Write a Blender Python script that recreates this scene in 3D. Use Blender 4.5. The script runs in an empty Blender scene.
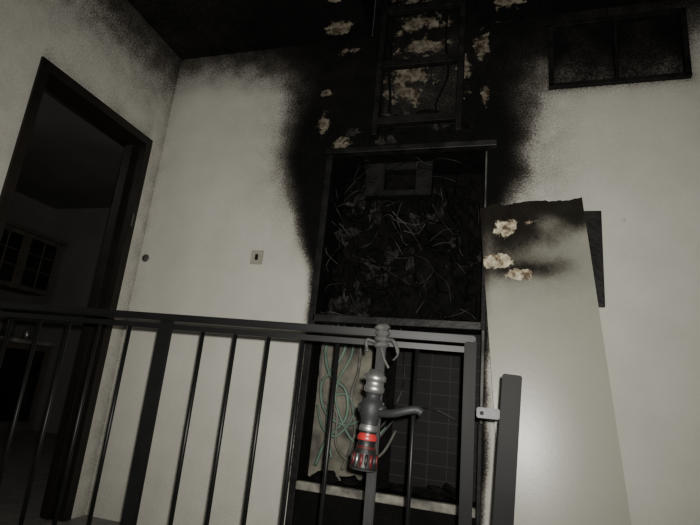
import bpy, bmesh, random
import numpy as np
from math import *
from mathutils import Vector, Matrix, noise
random.seed(4)
# ------------------------------------------------------------------ camera
f=487.9;pi_=radians(14.74);ro=radians(5.51);ya=radians(17.45)
C=Vector((1.898,-2.165,0.697))
fw=Vector((-sin(ya)*cos(pi_),cos(ya)*cos(pi_),sin(pi_)))
r=Vector((cos(ya),sin(ya),0)); d=fw.cross(r)
right=r*cos(ro)-d*sin(ro); down=r*sin(ro)+d*cos(ro)
cd=bpy.data.cameras.new("camera"); cam=bpy.data.objects.new("camera",cd)
bpy.context.scene.collection.objects.link(cam)
M=Matrix.Identity(4)
for i in range(3):
    M[i][0]=right[i]; M[i][1]=-down[i]; M[i][2]=-fw[i]; M[i][3]=C[i]
cam.matrix_world=M; cd.sensor_width=36; cd.lens=f/700*36; cd.clip_start=0.05
bpy.context.scene.camera=cam

# ------------------------------------------------------------------ materials
def nt(name):
    m=bpy.data.materials.new(name); m.use_nodes=True
    t=m.node_tree; return m,t,t.nodes["Principled BSDF"]
def mat(name,col,rough=.6,metal=0,var=.25,scale=12,bump=.15,bscale=60,col2=None,spec=.5):
    m,t,b=nt(name); N=t.nodes; Lk=t.links
    tc=N.new("ShaderNodeTexCoord"); n=N.new("ShaderNodeTexNoise"); n.inputs["Scale"].default_value=scale; n.inputs["Detail"].default_value=6
    Lk.new(tc.outputs["Object"],n.inputs["Vector"])
    cr=N.new("ShaderNodeValToRGB"); cr.color_ramp.elements[0].position=.35; cr.color_ramp.elements[1].position=.68
    c2=col2 or tuple(c*(1-var) for c in col)
    cr.color_ramp.elements[0].color=(*c2,1); cr.color_ramp.elements[1].color=(*col,1)
    Lk.new(n.outputs["Fac"],cr.inputs["Fac"]); Lk.new(cr.outputs["Color"],b.inputs["Base Color"])
    b.inputs["Roughness"].default_value=rough; b.inputs["Metallic"].default_value=metal
    b.inputs["Specular IOR Level"].default_value=spec
    if bump:
        n2=N.new("ShaderNodeTexNoise"); n2.inputs["Scale"].default_value=bscale; n2.inputs["Detail"].default_value=5
        Lk.new(tc.outputs["Object"],n2.inputs["Vector"])
        bp=N.new("ShaderNodeBump"); bp.inputs["Strength"].default_value=bump; bp.inputs["Distance"].default_value=.01
        Lk.new(n2.outputs["Fac"],bp.inputs["Height"]); Lk.new(bp.outputs["Normal"],b.inputs["Normal"])
    return m
def soot_mat(name,base,base2,flake=(.42,.38,.32),rough=.8,spec=.3,bump=.25,mid=(.11,.10,.088),dark=(.005,.005,.005),sootrough=.85,fine=1.1,sootspec=.08):
    """paint + soot driven by a per-vertex 'soot' and 'flake' density"""
    m,t,b=nt(name); N=t.nodes; Lk=t.links
    def math(op,a,bb=None,clamp=False):
        n=N.new("ShaderNodeMath"); n.operation=op; n.use_clamp=clamp
        for i,v in enumerate((a,bb)):
            if v is None: continue
            if isinstance(v,(int,float)): n.inputs[i].default_value=v
            else: Lk.new(v,n.inputs[i])
        return n.outputs[0]
    tc=N.new("ShaderNodeTexCoord")
    def noi(s,det=6,ro_=.6):
        n=N.new("ShaderNodeTexNoise"); n.inputs["Scale"].default_value=s; n.inputs["Detail"].default_value=det; n.inputs["Roughness"].default_value=ro_
        Lk.new(tc.outputs["Object"],n.inputs["Vector"]); return n.outputs["Fac"]
    a=N.new("ShaderNodeAttribute"); a.attribute_name="soot"; s=a.outputs["Fac"]
    a2=N.new("ShaderNodeAttribute"); a2.attribute_name="flake"; fl=a2.outputs["Fac"]
    n1=noi(9,8); n2=noi(120,3,.7); n3=noi(3.5,5); n4=noi(45,5)
    edge=math('MULTIPLY',math('MULTIPLY',s,math('SUBTRACT',1.05,s)),4.0)
    v=math('ADD',s,math('MULTIPLY',edge,math('MULTIPLY',math('SUBTRACT',n1,.5),.7)))
    v=math('ADD',v,math('MULTIPLY',edge,math('MULTIPLY',math('SUBTRACT',n2,.5),fine)))
    v=math('ADD',v,math('MULTIPLY',math('SUBTRACT',n4,.5),.08),True)
    cr=N.new("ShaderNodeValToRGB"); E=cr.color_ramp.elements
    E[0].position=0; E[1].position=1
    E[0].color=(*base,1); E[1].color=(*dark,1)
    e=E.new(.28); e.color=(*[c*.62 for c in base],1)
    e=E.new(.55); e.color=(*mid,1)
    e=E.new(.82); e.color=(*[c*.2 for c in mid],1)
    Lk.new(v,cr.inputs["Fac"])
    mx=N.new("ShaderNodeMix"); mx.data_type='RGBA'; mx.blend_type='MULTIPLY'; mx.inputs[0].default_value=1
    vr=N.new("ShaderNodeValToRGB"); vr.color_ramp.elements[0].position=.3; vr.color_ramp.elements[1].position=.7
    vr.color_ramp.elements[0].color=(*base2,1); vr.color_ramp.elements[1].color=(1,1,1,1)
    Lk.new(n3,vr.inputs["Fac"]); Lk.new(cr.outputs["Color"],mx.inputs[6]); Lk.new(vr.outputs["Color"],mx.inputs[7])
    nf=noi(13,9,.72)
    thr=math('SUBTRACT',math('ADD',nf,math('MULTIPLY',fl,.34)),.72)
    fm=math('MULTIPLY',thr,22,True)
    fcr=N.new("ShaderNodeValToRGB"); fcr.color_ramp.elements[0].position=.40; fcr.color_ramp.elements[1].position=.66
    fcr.color_ramp.elements[0].color=(flake[0]*.12,flake[1]*.09,flake[2]*.07,1); fcr.color_ramp.elements[1].color=(*flake,1)
    Lk.new(noi(22,7,.7),fcr.inputs["Fac"])
    m2=N.new("ShaderNodeMix"); m2.data_type='RGBA'
    Lk.new(fm,m2.inputs[0]); Lk.new(mx.outputs[2],m2.inputs[6]); Lk.new(fcr.outputs["Color"],m2.inputs[7])
    Lk.new(m2.outputs[2],b.inputs["Base Color"])
    rr=N.new("ShaderNodeMapRange"); rr.inputs["To Min"].default_value=rough; rr.inputs["To Max"].default_value=sootrough
    Lk.new(v,rr.inputs["Value"]); Lk.new(rr.outputs[0],b.inputs["Roughness"])
    sr=N.new("ShaderNodeMapRange"); sr.inputs["To Min"].default_value=spec; sr.inputs["To Max"].default_value=sootspec
    Lk.new(v,sr.inputs["Value"]); Lk.new(sr.outputs[0],b.inputs["Specular IOR Level"])
    h=math('ADD',math('MULTIPLY',n4,.5),math('MULTIPLY',n2,.35))
    h=math('SUBTRACT',h,math('MULTIPLY',fm,.6))
    bp=N.new("ShaderNodeBump"); bp.inputs["Strength"].default_value=bump; bp.inputs["Distance"].default_value=.01
    Lk.new(h,bp.inputs["Height"]); Lk.new(bp.outputs["Normal"],b.inputs["Normal"])
    return m
M_wall=soot_mat("sooty_white_wall_paint",(.57,.555,.50),(.86,.86,.85),flake=(.27,.24,.19))
M_ceil=soot_mat("sooty_ceiling_paint",(.5,.5,.48),(.85,.85,.85),flake=(.32,.28,.22))
M_board=soot_mat("scorched_board",(.36,.355,.30),(.93,.93,.93),flake=(.95,.86,.64),rough=.32,spec=.5,bump=.04,mid=(.11,.10,.08),dark=(.012,.010,.008),fine=.35)
M_black=mat("black_metal_paint",(.006,.006,.0065),.55,0,.4,bump=0,spec=.18)
M_railtop=mat("railing_paint",(.008,.008,.0085),.42,0,.3,bump=0,spec=.3)
M_char=mat("charred_surface",(.0065,.006,.0055),.85,0,.6,scale=20,bump=.8,bscale=35,col2=(.002,.002,.002),spec=.12)
M_charm=mat("charred_metal",(.013,.0125,.012),.6,.1,.6,scale=18,bump=.3,bscale=50,col2=(.004,.004,.004),spec=.25)
M_frame=mat("scorched_frame_steel",(.030,.029,.027),.5,.3,.6,scale=10,bump=.2,bscale=50,col2=(.006,.006,.006),spec=.35)
M_ash=mat("ash_wire",(.085,.083,.08),.85,0,.6,scale=14,bump=.2,col2=(.005,.005,.005),spec=.2)
M_debris=mat("grey_ash_debris",(.04,.038,.034),.9,0,.6,scale=30,bump=.8,bscale=60,col2=(.004,.004,.004),spec=.1)
M_door=mat("dark_door_frame_wood",(.013,.010,.008),.5,0,.4,scale=8,bump=.05,spec=.3)
M_green=mat("scorched_green_cable",(.13,.20,.155),.6,0,.5,scale=14,bump=.1)
M_grey=mat("dusty_cable",(.16,.155,.135),.7,0,.6,scale=14,bump=.1)
M_steel=mat("brushed_alloy",(.40,.40,.385),.38,.85,.25,scale=30,bump=.1)
M_lock=mat("lock_plate_metal",(.09,.09,.093),.5,.4,.25,scale=30,bump=0,spec=.3)
M_dkpl=mat("dark_valve_plastic",(.026,.027,.029),.55,0,.3,bump=.1,spec=.35)
M_rub=mat("black_rubber",(.012,.011,.011),.5,0,.3,bump=.2)
M_red=mat("red_band",(.42,.03,.03),.35,0,.2,bump=0)
M_redd=mat("dull_red_marks",(.10,.010,.010),.5,0,.5,bump=0)
M_plate=mat("switch_plastic",(.34,.32,.27),.5,0,.15,bump=0)
M_cream=mat("cream_sill",(.30,.285,.24),.8,0,.5,scale=16,bump=.3,col2=(.07,.065,.06))
M_backb=mat("stained_backboard",(.26,.24,.19),.8,0,.6,scale=7,bump=.3,col2=(.03,.028,.025))
M_strip=mat("cabinet_edge_metal",(.22,.22,.20),.6,0,.5,scale=7,bump=.1,col2=(.04,.04,.038),spec=.25)
M_glass=mat("sooty_glass",(.022,.020,.017),.45,0,.6,scale=5,bump=.05,col2=(.005,.005,.005),spec=.3)
M_wood=mat("dim_cabinet_wood",(.10,.085,.07),.5,0,.3,bump=.05)
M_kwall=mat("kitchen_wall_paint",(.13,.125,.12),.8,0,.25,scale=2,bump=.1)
M_jar=mat("kitchen_jars",(.35,.33,.30),.3,0,.6,scale=9,bump=0,col2=(.08,.06,.05))
M_cloth=mat("grey_strap",(.09,.09,.085),.85,0,.5,scale=60,bump=.6)
M_pipe=mat("grey_steel_bar",(.03,.03,.031),.55,0,.4,scale=10,bump=.1,spec=.25)
M_floor=mat("landing_tile",(.2,.19,.175),.5,0,.3,bump=.1)
M_grime=mat("wall_grime",(.09,.085,.08),.8)
def tilemat():
    m,t,b=nt("sooty_tiles"); N=t.nodes; Lk=t.links
    tc=N.new("ShaderNodeTexCoord"); mp=N.new("ShaderNodeMapping"); mp.inputs["Rotation"].default_value=(radians(90),0,0)
    br=N.new("ShaderNodeTexBrick"); br.inputs["Scale"].default_value=1; br.inputs["Brick Width"].default_value=.085; br.inputs["Row Height"].default_value=.06
    br.inputs["Mortar Size"].default_value=.002; br.offset=0
    br.inputs["Color1"].default_value=(.004,.004,.004,1); br.inputs["Color2"].default_value=(.007,.0065,.006,1); br.inputs["Mortar"].default_value=(.022,.021,.019,1)
    Lk.new(tc.outputs["Object"],mp.inputs[0]); Lk.new(mp.outputs[0],br.inputs[0]); Lk.new(br.outputs[0],b.inputs["Base Color"]); b.inputs["Roughness"].default_value=.6; b.inputs["Specular IOR Level"].default_value=.15
    return m
M_tile=tilemat()

# ------------------------------------------------------------------ mesh builder
class B:
    def __init__(s,name): s.name=name; s.bm=bmesh.new(); s.mats=[]
    def mi(s,m):
        if m not in s.mats: s.mats.append(m)
        return s.mats.index(m)
    def box(s,lo,hi,m,rot=None,piv=None,bev=0):
        lo=Vector(lo);hi=Vector(hi); c=(lo+hi)/2; sz=hi-lo
        g=bmesh.ops.create_cube(s.bm,size=1); vs=g['verts']
        for v in vs: v.co=Vector((v.co.x*sz.x,v.co.y*sz.y,v.co.z*sz.z))+c
        if rot is not None:
            bmesh.ops.rotate(s.bm,verts=vs,cent=Vector(piv) if piv is not None else c,matrix=rot)
        i=s.mi(m)
        for fc in {fc for v in vs for fc in v.link_faces}: fc.material_index=i
        if bev:
            es={e for v in vs for e in v.link_edges}
            o=bmesh.ops.bevel(s.bm,geom=list(es),offset=bev,segments=2,affect='EDGES')
            for fc in o['faces']: fc.material_index=i
    def chunk(s,c,sz,m,seed=0,sub=3,amp=.5):
        g=bmesh.ops.create_icosphere(s.bm,subdivisions=sub,radius=1); i=s.mi(m)
        for v in g['verts']:
            n=noise.noise(v.co*1.7+Vector((seed*3.1,0,seed)))*amp+noise.noise(v.co*4+Vector((seed,7,0)))*amp*.5
            k=v.co*(1+n); v.co=Vector((k.x*sz[0],k.y*sz[1],k.z*sz[2]))+Vector(c)
        for fc in {fc for v in g['verts'] for fc in v.link_faces}: fc.material_index=i
    def lathe(s,prof,o,ax,m,seg=24,smooth=True):
        o=Vector(o);ax=Vector(ax).normalized(); u=ax.orthogonal().normalized(); w=ax.cross(u)
        rings=[]
        for p in prof:
            rings.append([s.bm.verts.new(o+ax*p[0]+(u*cos(2*pi*k/seg)+w*sin(2*pi*k/seg))*p[1]) for k in range(seg)])
        for j in range(len(rings)-1):
            mm=prof[j][2] if len(prof[j])>2 else m; i=s.mi(mm)
            for k in range(seg):
                fc=s.bm.faces.new((rings[j][k],rings[j][(k+1)%seg],rings[j+1][(k+1)%seg],rings[j+1][k])); fc.material_index=i; fc.smooth=smooth
        for rg in (rings[0],rings[-1]):
            try: fc=s.bm.faces.new(rg); fc.material_index=s.mi(m)
            except Exception: pass
    def tube(s,pts,rad,m,seg=8,sub=6):
        P=[Vector(p) for p in pts]
        if len(P)>2 and sub>1:
            Q=[]
            for i in range(len(P)-1):
                p0=P[max(i-1,0)];p1=P[i];p2=P[i+1];p3=P[min(i+2,len(P)-1)]
                for k in range(sub):
                    t=k/sub
                    Q.append(.5*((2*p1)+(p2-p0)*t+(2*p0-5*p1+4*p2-p3)*t*t+(-p0+3*p1-3*p2+p3)*t**3))
            Q.append(P[-1]); P=Q
        rings=[];i=s.mi(m); u=None
        for k,p in enumerate(P):
            tg=(P[min(k+1,len(P)-1)]-P[max(k-1,0)]).normalized()
            u=tg.orthogonal().normalized() if u is None else (u-tg*u.dot(tg)).normalized()
            w=tg.cross(u); rr=rad[min(k,len(rad)-1)] if isinstance(rad,list) else rad
            rings.append([s.bm.verts.new(p+(u*cos(2*pi*a/seg)+w*sin(2*pi*a/seg))*rr) for a in range(seg)])
        for j in range(len(rings)-1):
            for a in range(seg):
                fc=s.bm.faces.new((rings[j][a],rings[j][(a+1)%seg],rings[j+1][(a+1)%seg],rings[j+1][a])); fc.material_index=i; fc.smooth=True
        for rg in (rings[0],rings[-1]): s.bm.faces.new(rg).material_index=i
    def done(s,bev=0):
        bmesh.ops.recalc_face_normals(s.bm,faces=s.bm.faces)
        me=bpy.data.meshes.new(s.name); s.bm.to_mesh(me); s.bm.free()
        for m in s.mats: me.materials.append(m)
        o=bpy.data.objects.new(s.name,me); bpy.context.scene.collection.objects.link(o)
        if bev:
            b=o.modifiers.new("bevel",'BEVEL'); b.width=bev; b.segments=2; b.limit_method='ANGLE'
        return o
def grid(name,us,vs,fn,skip,mat_,soot,flake):
    us=sorted(us);vs=sorted(vs)
    idx={};verts=[];S=[];F=[];faces=[]
    def vid(i,j):
        if (i,j) not in idx:
            idx[(i,j)]=len(verts); verts.append(fn(us[i],vs[j])); S.append(soot(us[i],vs[j])); F.append(flake(us[i],vs[j]))
        return idx[(i,j)]
    for i in range(len(us)-1):
        for j in range(len(vs)-1):
            if skip and skip((us[i]+us[i+1])/2,(vs[j]+vs[j+1])/2): continue
            faces.append((vid(i,j),vid(i+1,j),vid(i+1,j+1),vid(i,j+1)))
    me=bpy.data.meshes.new(name); me.from_pydata(verts,[],faces)
    for nm,dat in (("soot",S),("flake",F)):
        a=me.attributes.new(nm,'FLOAT','POINT'); a.data.foreach_set("value",np.array(dat,dtype=np.float32))
    me.materials.append(mat_)
    o=bpy.data.objects.new(name,me); bpy.context.scene.collection.objects.link(o)
    return o
def rng(a,b,st,extra=()):
    n=max(1,round((b-a)/st)); l=[a+(b-a)*i/n for i in range(n+1)]
    return sorted(set([x for x in l if all(abs(x-e)>st*.3 for e in extra)]+[a,b]+list(extra)))
def ss(t): t=max(0,min(1,t)); return t*t*(3-2*t)
def nz(x,y,z=0,s=1): return noise.noise(Vector((x*s,y*s,z*s)))

OX0,OX1,OZ0,OZ1=1.065,1.835,.30,1.86
VX0,VX1,VZ0,VZ1=2.125,2.685,2.165,2.505
H=2.58
# ------------------------------------------------------------------ back wall
Lz=[.0,.2,.3,1.0,1.25,1.4,1.55,1.75,1.95,2.15,2.3,2.6,3.2]; Lx=[1.06,1.05,1.03,1.035,1.01,.96,.90,.84,.815,.83,.83,.78,.78]
Rz=[0,1.4,1.5,1.6,1.75,1.95,2.15,2.4,2.6,3.2]; Rx=[1.86,1.86,1.89,1.96,2.0,2.01,2.0,2.08,2.16,2.2]
def sootB(x,z):
    wob=nz(x,z,1.3,3)*.04+nz(x,z,5,9)*.02
    if z<1.3: wob*=.5
    L=np.interp(z,Lz,Lx);R=np.interp(z,Rz,Rx)
    dd=min(x-L,R-x)+wob
    w=np.interp(z,[.3,1.2,1.5,1.8,2.1,2.4],[.018,.03,.05,.07,.10,.20])
    core=ss((dd+w)/(2*w))*np.interp(z,[2.05,2.2,2.4],[1,.97,.93])
    if 1.32<x<1.71 and z>2.0: core*=.78
    halo=.42*exp(-max(-dd,0)/.15)*ss((z-1.15)/.6)
    top=.86*ss((z-2.24+ .10*nz(x,z,8,2)-.08*(.5-x if x<.5 else 0)+(.06 if x>1.9 else 0))/.38)
    ddx=max(VX0-x,x-VX1,0);ddz=max(VZ0-z,z-VZ1,0); vd=hypot(ddx,ddz)
    vh=.6*exp(-vd/.03)
    low=.08*ss((.5-z)/.5)
    corner=.16*exp(-x/.05)  # narrow band, darker towards the left wall
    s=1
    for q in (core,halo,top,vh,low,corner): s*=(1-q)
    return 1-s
def gauss(x,z,cx,cz,rx,rz): return exp(-((x-cx)/rx)**2-((z-cz)/rz)**2)
def flakeB(x,z):
    v=0
    for c in [(1.49,2.62,.22,.09),(1.44,2.34,.20,.14),(1.50,2.46,.2,.09),(1.80,2.45,.06,.14),(1.88,2.60,.07,.06),(1.0,2.05,.05,.1),(1.42,2.2,.15,.09),(1.83,2.15,.03,.07),(1.45,2.9,.25,.25),(1.10,2.5,.07,.04),(1.10,1.93,.08,.05),(1.72,2.3,.05,.18),(1.0,2.25,.05,.04)]:
        v=max(v,.93*gauss(x,z,*c))
    v=max(v,.64*gauss(x,z,2.42,1.5,.06,.03))
    return v
us=rng(0,3.1,.016,(OX0,OX1,VX0,VX1,1.22,1.78)); vs=rng(0,3.2,.016,(OZ0,OZ1,VZ0,VZ1,H))
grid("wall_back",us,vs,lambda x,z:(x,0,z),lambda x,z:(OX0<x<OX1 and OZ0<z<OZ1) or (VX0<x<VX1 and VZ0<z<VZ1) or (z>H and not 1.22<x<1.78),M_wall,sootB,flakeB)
# ------------------------------------------------------------------ left wall with doorway
DY0,DY1,DZ=-.83,-.10,1.965
def sootL(y,z):
    top=.70*ss((z-2.12+.12*nz(y,z,3,2)+.14*(-y if y>-1 else 1)*.6)/.5)
    corner=.22*exp(y/.06)  # tone deepens in a thin strip beside the back wall
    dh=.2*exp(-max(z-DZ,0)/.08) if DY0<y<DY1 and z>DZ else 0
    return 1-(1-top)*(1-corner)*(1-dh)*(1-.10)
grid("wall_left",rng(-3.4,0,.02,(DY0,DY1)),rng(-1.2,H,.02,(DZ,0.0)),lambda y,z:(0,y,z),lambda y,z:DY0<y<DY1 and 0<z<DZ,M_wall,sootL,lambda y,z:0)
# ------------------------------------------------------------------ ceiling with hatch
HY=-.36
def sootC(x,y):
    dd=hypot(x-1.45,y)
    return min(1,1.02-.10*ss((dd-.5)/1.0)+.04*nz(x,y,0,4))
def flakeC(x,y):
    v=0
    for c in [(1.06,-.10,.09,.07),(1.93,-.12,.10,.07),(1.86,-.3,.06,.06),(1.1,-.3,.06,.05),(2.1,-.2,.08,.04)]: v=max(v,gauss(x,y,*c))
    return v
grid("ceiling",rng(0,3.1,.02,(1.22,1.78)),rng(-3.4,0,.02,(HY,)),lambda x,y:(x,y,H),lambda x,y:1.22<x<1.78 and y>HY,M_ceil,sootC,flakeC)
b=B("ceiling_hatch_shaft")
b.box((1.18,HY-.04,H+.005),(1.22,-.002,3.2),M_char); b.box((1.78,HY-.04,H+.005),(1.82,-.002,3.2),M_char)
b.box((1.22,HY-.04,H+.005),(1.78,HY,3.2),M_char); b.box((1.18,HY-.04,3.2),(1.82,0,3.23),M_char)
b.done()
# ------------------------------------------------------------------ right wall, landing floor, stairs
grid("wall_right",rng(-3.4,0,.1),rng(-1.2,H,.1),lambda y,z:(3.1,y,z),None,M_wall,lambda y,z:.6*ss((z-2.2)/.4),lambda y,z:0)
b=B("floor"); b.box((0,-.92,-.12),(3.1,0,0),M_floor); b.box((0,-3.4,-1.25),(3.1,-.92,-1.2),M_floor); b.done()
b=B("staircase")
for i in range(6): b.box((1.95,-.92-.27*(i+1),-1.2),(3.09,-.92-.27*i,-.17*(i+1)),M_floor)
b.done(.006)
# ------------------------------------------------------------------ burned recess
b=B("burned_service_recess")
DP=.26
b.box((OX0-.03,DP,OZ0-.03),(OX1+.03,DP+.03,OZ1+.03),M_char)
b.box((OX0-.03,.002,OZ0-.03),(OX0,DP,OZ1+.03),M_char); b.box((OX1,.002,OZ0-.03),(OX1+.03,DP,OZ1+.03),M_char)
b.box((OX0,.002,OZ1),(OX1,DP,OZ1+.03),M_char); b.box((OX0,.002,0.001),(OX1,DP,OZ0),M_char)
b.box((OX0,.15,OZ0),(1.34,.155,1.0),M_backb)
b.box((1.45,.14,OZ0),(1.83,.145,1.0),M_tile)
b.box((1.34,.10,OZ0),(1.37,.2,1.0),M_charm)
b.box((OX0,.0,1.005),(OX1,DP,1.03),M_charm)
for lo,hi in (((1.24,.05,1.66),(1.34,.12,1.84)),((1.50,.05,1.66),(1.58,.12,1.84)),((1.34,.05,1.80),(1.50,.12,1.84)),((1.34,.05,1.66),(1.50,.12,1.69))):
    b.box(lo,hi,M_charm,bev=.004)
b.box((1.34,.115,1.69),(1.50,.12,1.80),M_char)
for k in range(60):
    x=random.uniform(1.12,1.78); z=random.choice([random.uniform(1.05,1.35),random.uniform(1.05,1.72)])
    b.chunk((x,random.uniform(.12,.22),z),(random.uniform(.03,.09),random.uniform(.02,.06),random.uniform(.03,.11)),M_debris if k%6==0 else M_char if k%4 else M_charm,k,3,.9)
for k in range(12):
    b.chunk((random.uniform(1.12,1.78),random.uniform(.06,.1),OZ0+.02),(random.uniform(.02,.06),.03,random.uniform(.015,.04)),M_char,k+60,2,.8)
# charred lumps stuck above the lintel
for k in range(12):
    b.chunk((random.uniform(1.12,1.8),-.012,random.uniform(1.90,2.0)),(random.uniform(.02,.05),.014,random.uniform(.01,.03)),M_debris if k%3==0 else M_char,k+90,2,.9)
b.done()
b=B("charred_cabinet_frame")
b.box((OX0-.02,-.022,0.001),(OX0+.012,-.001,OZ1+.02),M_charm)
b.box((OX0-.03,-.04,OZ1),(OX1+.05,-.001,OZ1+.030),M_frame)
b.box((OX0,-.022,1.0),(OX1,-.001,1.035),M_frame)
b.box((OX1-.004,-.024,0.001),(OX1+.014,-.001,.62),M_charm); b.box((OX1+.002,-.024,.62),(OX1+.014,-.001,1.0),M_strip); b.box((OX1-.004,-.024,1.0),(OX1+.018,-.001,1.52),M_charm); b.box((OX1-.0,-.024,1.52),(OX1+.008,-.001,1.84),M_strip)
b.done(.003)
b=B("recess_sill")
b.box((OX0+.013,-.03,OZ0-.03),(OX1-.005,-.001,OZ0+.005),M_cream); b.done(.005)
b=B("burned_cable_bundle")
def cab(pts,rad,m): b.tube(pts,rad,m,8,8)
cab([(1.16,.10,1.0),(1.12,.06,.88),(1.16,.05,.76),(1.24,.05,.70),(1.25,.06,.58),(1.17,.06,.48),(1.12,.08,.36)],.008,M_green)
cab([(1.19,.10,1.0),(1.22,.05,.90),(1.18,.05,.80),(1.12,.05,.72),(1.15,.05,.60),(1.25,.05,.55),(1.36,.04,.60),(1.42,.06,.66)],.007,M_green)
cab([(1.13,.10,1.0),(1.10,.06,.84),(1.13,.06,.66),(1.21,.04,.60),(1.22,.05,.46),(1.30,.05,.40),(1.42,.05,.44),(1.48,.07,.55)],.006,M_grey)
cab([(1.24,.10,1.0),(1.25,.06,.86),(1.20,.05,.74),(1.20,.05,.64),(1.28,.05,.50),(1.36,.05,.48),(1.44,.06,.56)],.006,M_green)
cab([(1.28,.10,1.0),(1.29,.06,.80),(1.27,.05,.68),(1.30,.05,.52),(1.25,.07,.36)],.007,M_grey)
cab([(1.10,.08,.62),(1.15,.04,.53),(1.22,.04,.50),(1.29,.04,.60),(1.25,.05,.68),(1.18,.05,.66),(1.16,.06,.56),(1.2,.06,.40)],.005,M_green)
cab([(1.30,.06,.46),(1.40,.03,.50),(1.50,.04,.62),(1.62,.05,.66),(1.74,.08,.62)],.004,M_ash)
cab([(1.30,.06,.50),(1.42,.03,.56),(1.50,.04,.72),(1.50,.05,.86),(1.47,.08,1.0)],.004,M_ash)
for i in range(130):
    x=random.uniform(1.1,1.8);z=random.uniform(1.08,1.82)
    pts=[(x,random.uniform(.0,.12),z)]; an=random.uniform(0,6.3); st=random.random()<.4
    for k in range(2 if st else random.randint(2,5)):
        an+=random.uniform(-.15,.15) if st else random.uniform(-.8,.8); l=random.uniform(.03,.09)
        x=min(1.81,max(1.085,x+cos(an)*l)); z=min(1.84,max(1.05,z+sin(an)*l)); pts.append((x,random.uniform(.0,.1),z))
    b.tube(pts,random.choice([.0010,.0015,.0022]),M_ash if i%3==0 else M_char,5,4)
b.done()
# ------------------------------------------------------------------ cable ladder
b=B("burned_cable_ladder")
ly=-.10
for x0 in (1.30,1.70):
    b.box((x0-.0,ly-.03,1.90),(x0+.028,ly+.02,3.15),M_charm)
for z in (1.98,2.30,2.63,2.96):
    b.box((1.32,ly-.022,z-.019),(1.71,ly+.01,z+.019),M_charm)
for z in (2.0,2.5):
    for x in (1.305,1.705): b.box((x,ly+.02,z),(x+.02,0,z+.03),M_charm)
b.tube([(1.36,ly+.03,1.90),(1.37,ly+.03,2.1),(1.35,ly+.03,2.4),(1.38,ly+.03,3.1)],.007,M_char)
b.tube([(1.64,ly+.03,1.90),(1.60,ly+.02,2.06),(1.65,ly+.03,2.25),(1.63,ly+.03,2.5),(1.66,ly+.03,3.1)],.005,M_char)
for k in range(7):
    b.chunk((random.uniform(1.36,1.68),ly+.0,2.0+random.uniform(0,.02)),(random.uniform(.02,.05),.02,.012),M_debris if k%2 else M_char,k+130,2,.9)
b.done(.003)
# ------------------------------------------------------------------ vent window
b=B("window_1")
t=.012
b.box((VX0-.01,-.02,VZ0-.01),(VX1+.01,.03,VZ0+t),M_charm); b.box((VX0-.01,-.02,VZ1-t),(VX1+.01,.03,VZ1+.01),M_charm)
b.box((VX0-.01,-.02,VZ0),(VX0+t,.03,VZ1),M_charm); b.box((VX1-t,-.02,VZ0),(VX1+.01,.03,VZ1),M_charm)
b.box((2.398,-.018,VZ0),(2.412,.03,VZ1),M_charm)
b.done(.002)
def sootV(x,z):
    u=(z-VZ0)/(VZ1-VZ0)
    return min(1,.76+.2*ss(u*1.3)+.10*nz(x,z,4,7)+.15*exp(-min(abs(x-2.405),x-VX0,VX1-x)/.03))
o=grid("window_pane",rng(VX0,VX1,.014),rng(VZ0,VZ1,.014),lambda x,z:(x,.014,z),None,M_wall,sootV,lambda x,z:0)
o.parent=bpy.data.objects["window_1"]
# ------------------------------------------------------------------ leaning scorched board
PTL=Vector((1.815,-.035,1.56))
def boardpt(u,v):
    W=.425; Ln=1.55
    ux=Vector((.995,.0,.075)).normalized(); dn=Vector((.088,-.072,-1)).normalized()
    if v*Ln<.08: v=max(v,(.012+.010*nz(u*9,0,2,1))/Ln)
    return PTL+ux*W*u+dn*Ln*v+Vector((0,-.006*sin(u*3.1),0))
def sootBd(u,v):
    x=u*.425;z=v*1.55; n=.06*nz(x,z,3,9)
    a=.90*ss(1-(z-.06+n)/(.19-.04*u))
    c=.85*gauss(x,z,.12,.17,.14,.10)
    e=.9*gauss(x+n,z,.19,.31,.12,.04)
    e2=.75*gauss(x,z+n,.06,.30,.08,.06)
    le=.6*ss(1-x/.03)*ss((.6-z)/.4)
    wash=.22*gauss(x,z,.2,.25,.3,.25)
    s=1
    for q in (a,c,le,e,e2,wash): s*=1-q
    return 1-s
def flakeBd(u,v):
    x=u*.425;z=v*1.55
    return max(1.6*gauss(x,z,.06,.27,.07,.04),1.5*gauss(x,z,.14,.335,.055,.028),.95*gauss(x,z,.10,.13,.06,.05),.6*gauss(x,z,.2,.1,.05,.03))
o=grid("fallen_cabinet_door",rng(0,1,.025),rng(0,1,.007),lambda u,v:tuple(boardpt(u,v)),None,M_board,sootBd,flakeBd)
sm=o.modifiers.new("thickness",'SOLIDIFY'); sm.thickness=.012; sm.offset=1
b=B("dark_backing_panel")
b.box((2.16,-.022,1.12),(2.315,-.002,1.535),M_frame); b.box((2.10,-.022,0.001),(2.27,-.002,1.12),M_frame); b.done(.002)  # dark slab showing past the leaning board's right edge
# ------------------------------------------------------------------ switch & socket
b=B("light_switch")
b.box((.685,-.008,1.275),(.755,-.001,1.35),M_plate,bev=.003); b.box((.712,-.013,1.297),(.728,-.006,1.328),M_door,bev=.002)
b.done()
b=B("round_wall_socket"); b.lathe([(0,.022,M_grime),(.006,.020,M_grime),(.006,.012,M_char),(.002,.010,M_char)],(.03+.01,-.001,1.30),(0,-1,0),M_grime); b.done()
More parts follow.
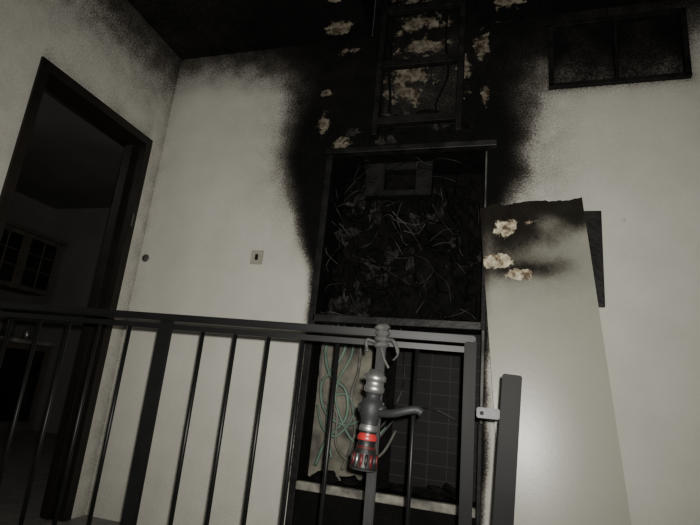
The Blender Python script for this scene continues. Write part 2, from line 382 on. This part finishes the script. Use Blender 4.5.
# ------------------------------------------------------------------ door frame
b=B("door_1")
fwid=.045
b.box((-.13,DY1-fwid,0),(.012,DY1,DZ),M_door); b.box((-.13,DY0,0),(.012,DY0+fwid,DZ),M_door)
b.box((-.13,DY0+fwid,DZ-fwid),(.012,DY1-fwid,DZ),M_door)
b.box((-.10,DY1-fwid-.018,0),(-.06,DY1-fwid,DZ-fwid),M_door)
b.box((.0125,DY1-.035,1.44),(.016,DY1-.02,1.51),M_lock)
b.done(.004)
# ------------------------------------------------------------------ kitchen beyond
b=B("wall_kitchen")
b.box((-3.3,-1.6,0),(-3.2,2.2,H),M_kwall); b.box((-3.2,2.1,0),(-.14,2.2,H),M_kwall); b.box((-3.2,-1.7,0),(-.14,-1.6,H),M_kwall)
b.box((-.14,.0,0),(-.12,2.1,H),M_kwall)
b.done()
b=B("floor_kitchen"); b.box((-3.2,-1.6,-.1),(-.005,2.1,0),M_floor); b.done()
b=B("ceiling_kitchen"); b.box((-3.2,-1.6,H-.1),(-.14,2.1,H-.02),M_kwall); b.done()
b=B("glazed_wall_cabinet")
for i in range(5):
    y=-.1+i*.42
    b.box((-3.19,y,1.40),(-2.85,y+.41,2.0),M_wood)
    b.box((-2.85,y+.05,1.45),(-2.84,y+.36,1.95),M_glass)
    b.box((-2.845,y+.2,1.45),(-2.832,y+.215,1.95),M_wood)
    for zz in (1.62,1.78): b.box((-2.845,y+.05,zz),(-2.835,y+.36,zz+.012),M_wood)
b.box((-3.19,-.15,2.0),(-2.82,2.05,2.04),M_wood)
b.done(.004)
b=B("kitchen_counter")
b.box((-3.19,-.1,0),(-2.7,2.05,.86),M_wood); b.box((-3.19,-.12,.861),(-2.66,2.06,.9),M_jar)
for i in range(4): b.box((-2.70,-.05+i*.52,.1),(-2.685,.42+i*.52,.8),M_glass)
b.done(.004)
b=B("kitchen_jars")
for i in range(12):
    y=.0+i*.17; h=random.uniform(.1,.26); rr=random.uniform(.035,.06)
    b.lathe([(0,rr),(h*.7,rr),(h*.8,rr*.6),(h,rr*.6)],(-2.9+random.uniform(-.08,.08),y,.902),(0,0,1),random.choice([M_jar,M_wood,M_steel]),14)
b.done()
# ------------------------------------------------------------------ railing
def ry(x): return -.80+(x-.11)*.117
ang=atan(.117); RZ=.885
Rm=Matrix.Rotation(ang,3,'Z')
b=B("balcony_railing")
def post(x,w,dp,z0,z1,m,bev=.003):
    b.box((x-w/2,ry(x)-dp/2,z0),(x+w/2,ry(x)+dp/2,z1),m,rot=Rm,bev=bev)
xa,xb=.02,1.835; cx=(xa+xb)/2; Ln=(xb-xa)/cos(ang)
b.box((cx-Ln/2,ry(cx)-.022,RZ-.012),(cx+Ln/2,ry(cx)+.022,RZ+.012),M_railtop,rot=Rm,bev=.004)
b.box((cx-Ln/2,ry(cx)-.008,RZ-.04),(cx+Ln/2,ry(cx)+.008,RZ-.022),M_railtop,rot=Rm)
b.box((cx-Ln/2,ry(cx)-.015,.08),(cx+Ln/2,ry(cx)+.015,.10),M_railtop,rot=Rm)
for x in [1.408,1.291,1.174,1.057,.94,.665,.545,.425,.305,.185,.07,1.66]:
    b.tube([(x,ry(x),.09),(x,ry(x),RZ-.03)],.0065,M_railtop,10)
post(.80,.05,.014,0,RZ-.012,M_railtop)
post(1.82,.036,.036,0,RZ,M_black)
b.box((1.543,-.682,0),(1.572,-.666,.895),M_pipe,bev=.003)
for k in range(4):
    z=.835+.018*k
    b.lathe([(0,.017),(.010,.022+.005*random.random()),(.020,.017)],(1.557,-.672,z),(.15*random.uniform(-1,1),0,1),M_cloth,14)
b.tube([(1.575,-.69,.86),(1.60,-.70,.855),(1.615,-.70,.82),(1.60,-.69,.80)],[.006]*12+[.003]*10,M_cloth)
b.tube([(1.54,-.69,.85),(1.515,-.70,.855),(1.52,-.70,.82)],.005,M_cloth)
b.tube([(1.56,-.695,.84),(1.575,-.70,.80),(1.59,-.70,.775)],.004,M_cloth)
b.done()
b=B("gate_post")
Rt=Matrix.Rotation(radians(3),3,'Y')
b.box((1.875,-.63,0.0),(1.93,-.585,.79),M_black,rot=Rt,piv=(1.9,-.6,0.0),bev=.003)
b.box((1.845,-.625,.658),(1.91,-.60,.688),M_lock,bev=.003)
b.lathe([(0,.006),(.008,.006)],(1.86,-.624,.672),(0,-1,0),M_charm,12)
b.done()
# ------------------------------------------------------------------ fire hose nozzle
b=B("fire_hose_nozzle")
top=Vector((1.563,-.735,.765)); bot=Vector((1.545,-.745,.465)); ax=(bot-top).normalized()
S=M_steel;K=M_rub;G=M_dkpl;Rr=M_red;D=M_redd
b.lathe([(0,.012,S),(0,.022,S),(.012,.024,S),(.018,.031,S),(.03,.031,S),(.034,.026,S),(.045,.026,S),(.05,.030,S),(.062,.030,S),(.066,.022,G),(.08,.020,G),(.088,.028,G),(.10,.033,G),(.125,.033,G),(.14,.026,G),(.155,.024,S),(.16,.027,S),(.172,.027,K),(.178,.022,Rr),(.186,.028,Rr),(.196,.028,K),(.204,.024,K),(.212,.026,D),(.218,.028,K),(.225,.030,K),(.235,.034,K),(.255,.036,K),(.262,.038,K),(.272,.038,S),(.275,.034,K),(.275,.012,K)],top,ax,S,28)
u=ax.orthogonal().normalized();w=ax.cross(u)
for k in range(3):
    dd=u*cos(2.1*k+.5)+w*sin(2.1*k+.5)
    b.lathe([(0,.008),(.036,.007)],top+ax*.024,dd,S,10)
for k in range(16):
    dd=u*cos(2*pi*k/16)+w*sin(2*pi*k/16); p=top+ax*.232+dd*.034
    b.tube([p,p+ax*.034],.005,D if k%2==0 else S if k%5==0 else K,6)
b.lathe([(0,.014),(.042,.012)],top+ax*.11,(1,-.2,0),G,16)
b.lathe([(0,.014),(.038,.012)],top+ax*.11,(-1,-.2,0),G,16)
b.tube([top+ax*.12+Vector((.03,-.01,0)),top+ax*.116+Vector((.07,-.03,0)),top+ax*.104+Vector((.11,-.035,0)),top+ax*.10+Vector((.135,-.03,0)),top+ax*.108+Vector((.15,-.03,0))],.0115,G,12)
b.done()

# ------------------------------------------------------------------ lights
ld=bpy.data.lights.new("phone_flash",'SPOT'); ld.energy=185; ld.spot_size=radians(118); ld.spot_blend=1.0; ld.shadow_soft_size=.012; ld.color=(1,.975,.90)
lo=bpy.data.objects.new("phone_flash",ld); bpy.context.scene.collection.objects.link(lo)
lo.matrix_world=M.copy(); lo.location=C+right*.03+down*(-.04)-fw*.02
kl=bpy.data.lights.new("kitchen_fill",'POINT'); kl.energy=7; kl.shadow_soft_size=.15; kl.color=(1,.97,.92)  # added fill light, brightens the kitchen seen through the doorway
ko=bpy.data.objects.new("kitchen_fill",kl); bpy.context.scene.collection.objects.link(ko); ko.location=(-1.6,-.9,2.2)
w=bpy.data.worlds.new("night"); bpy.context.scene.world=w; w.use_nodes=True
w.node_tree.nodes["Background"].inputs[0].default_value=(.9,.89,.86,1); w.node_tree.nodes["Background"].inputs[1].default_value=.15
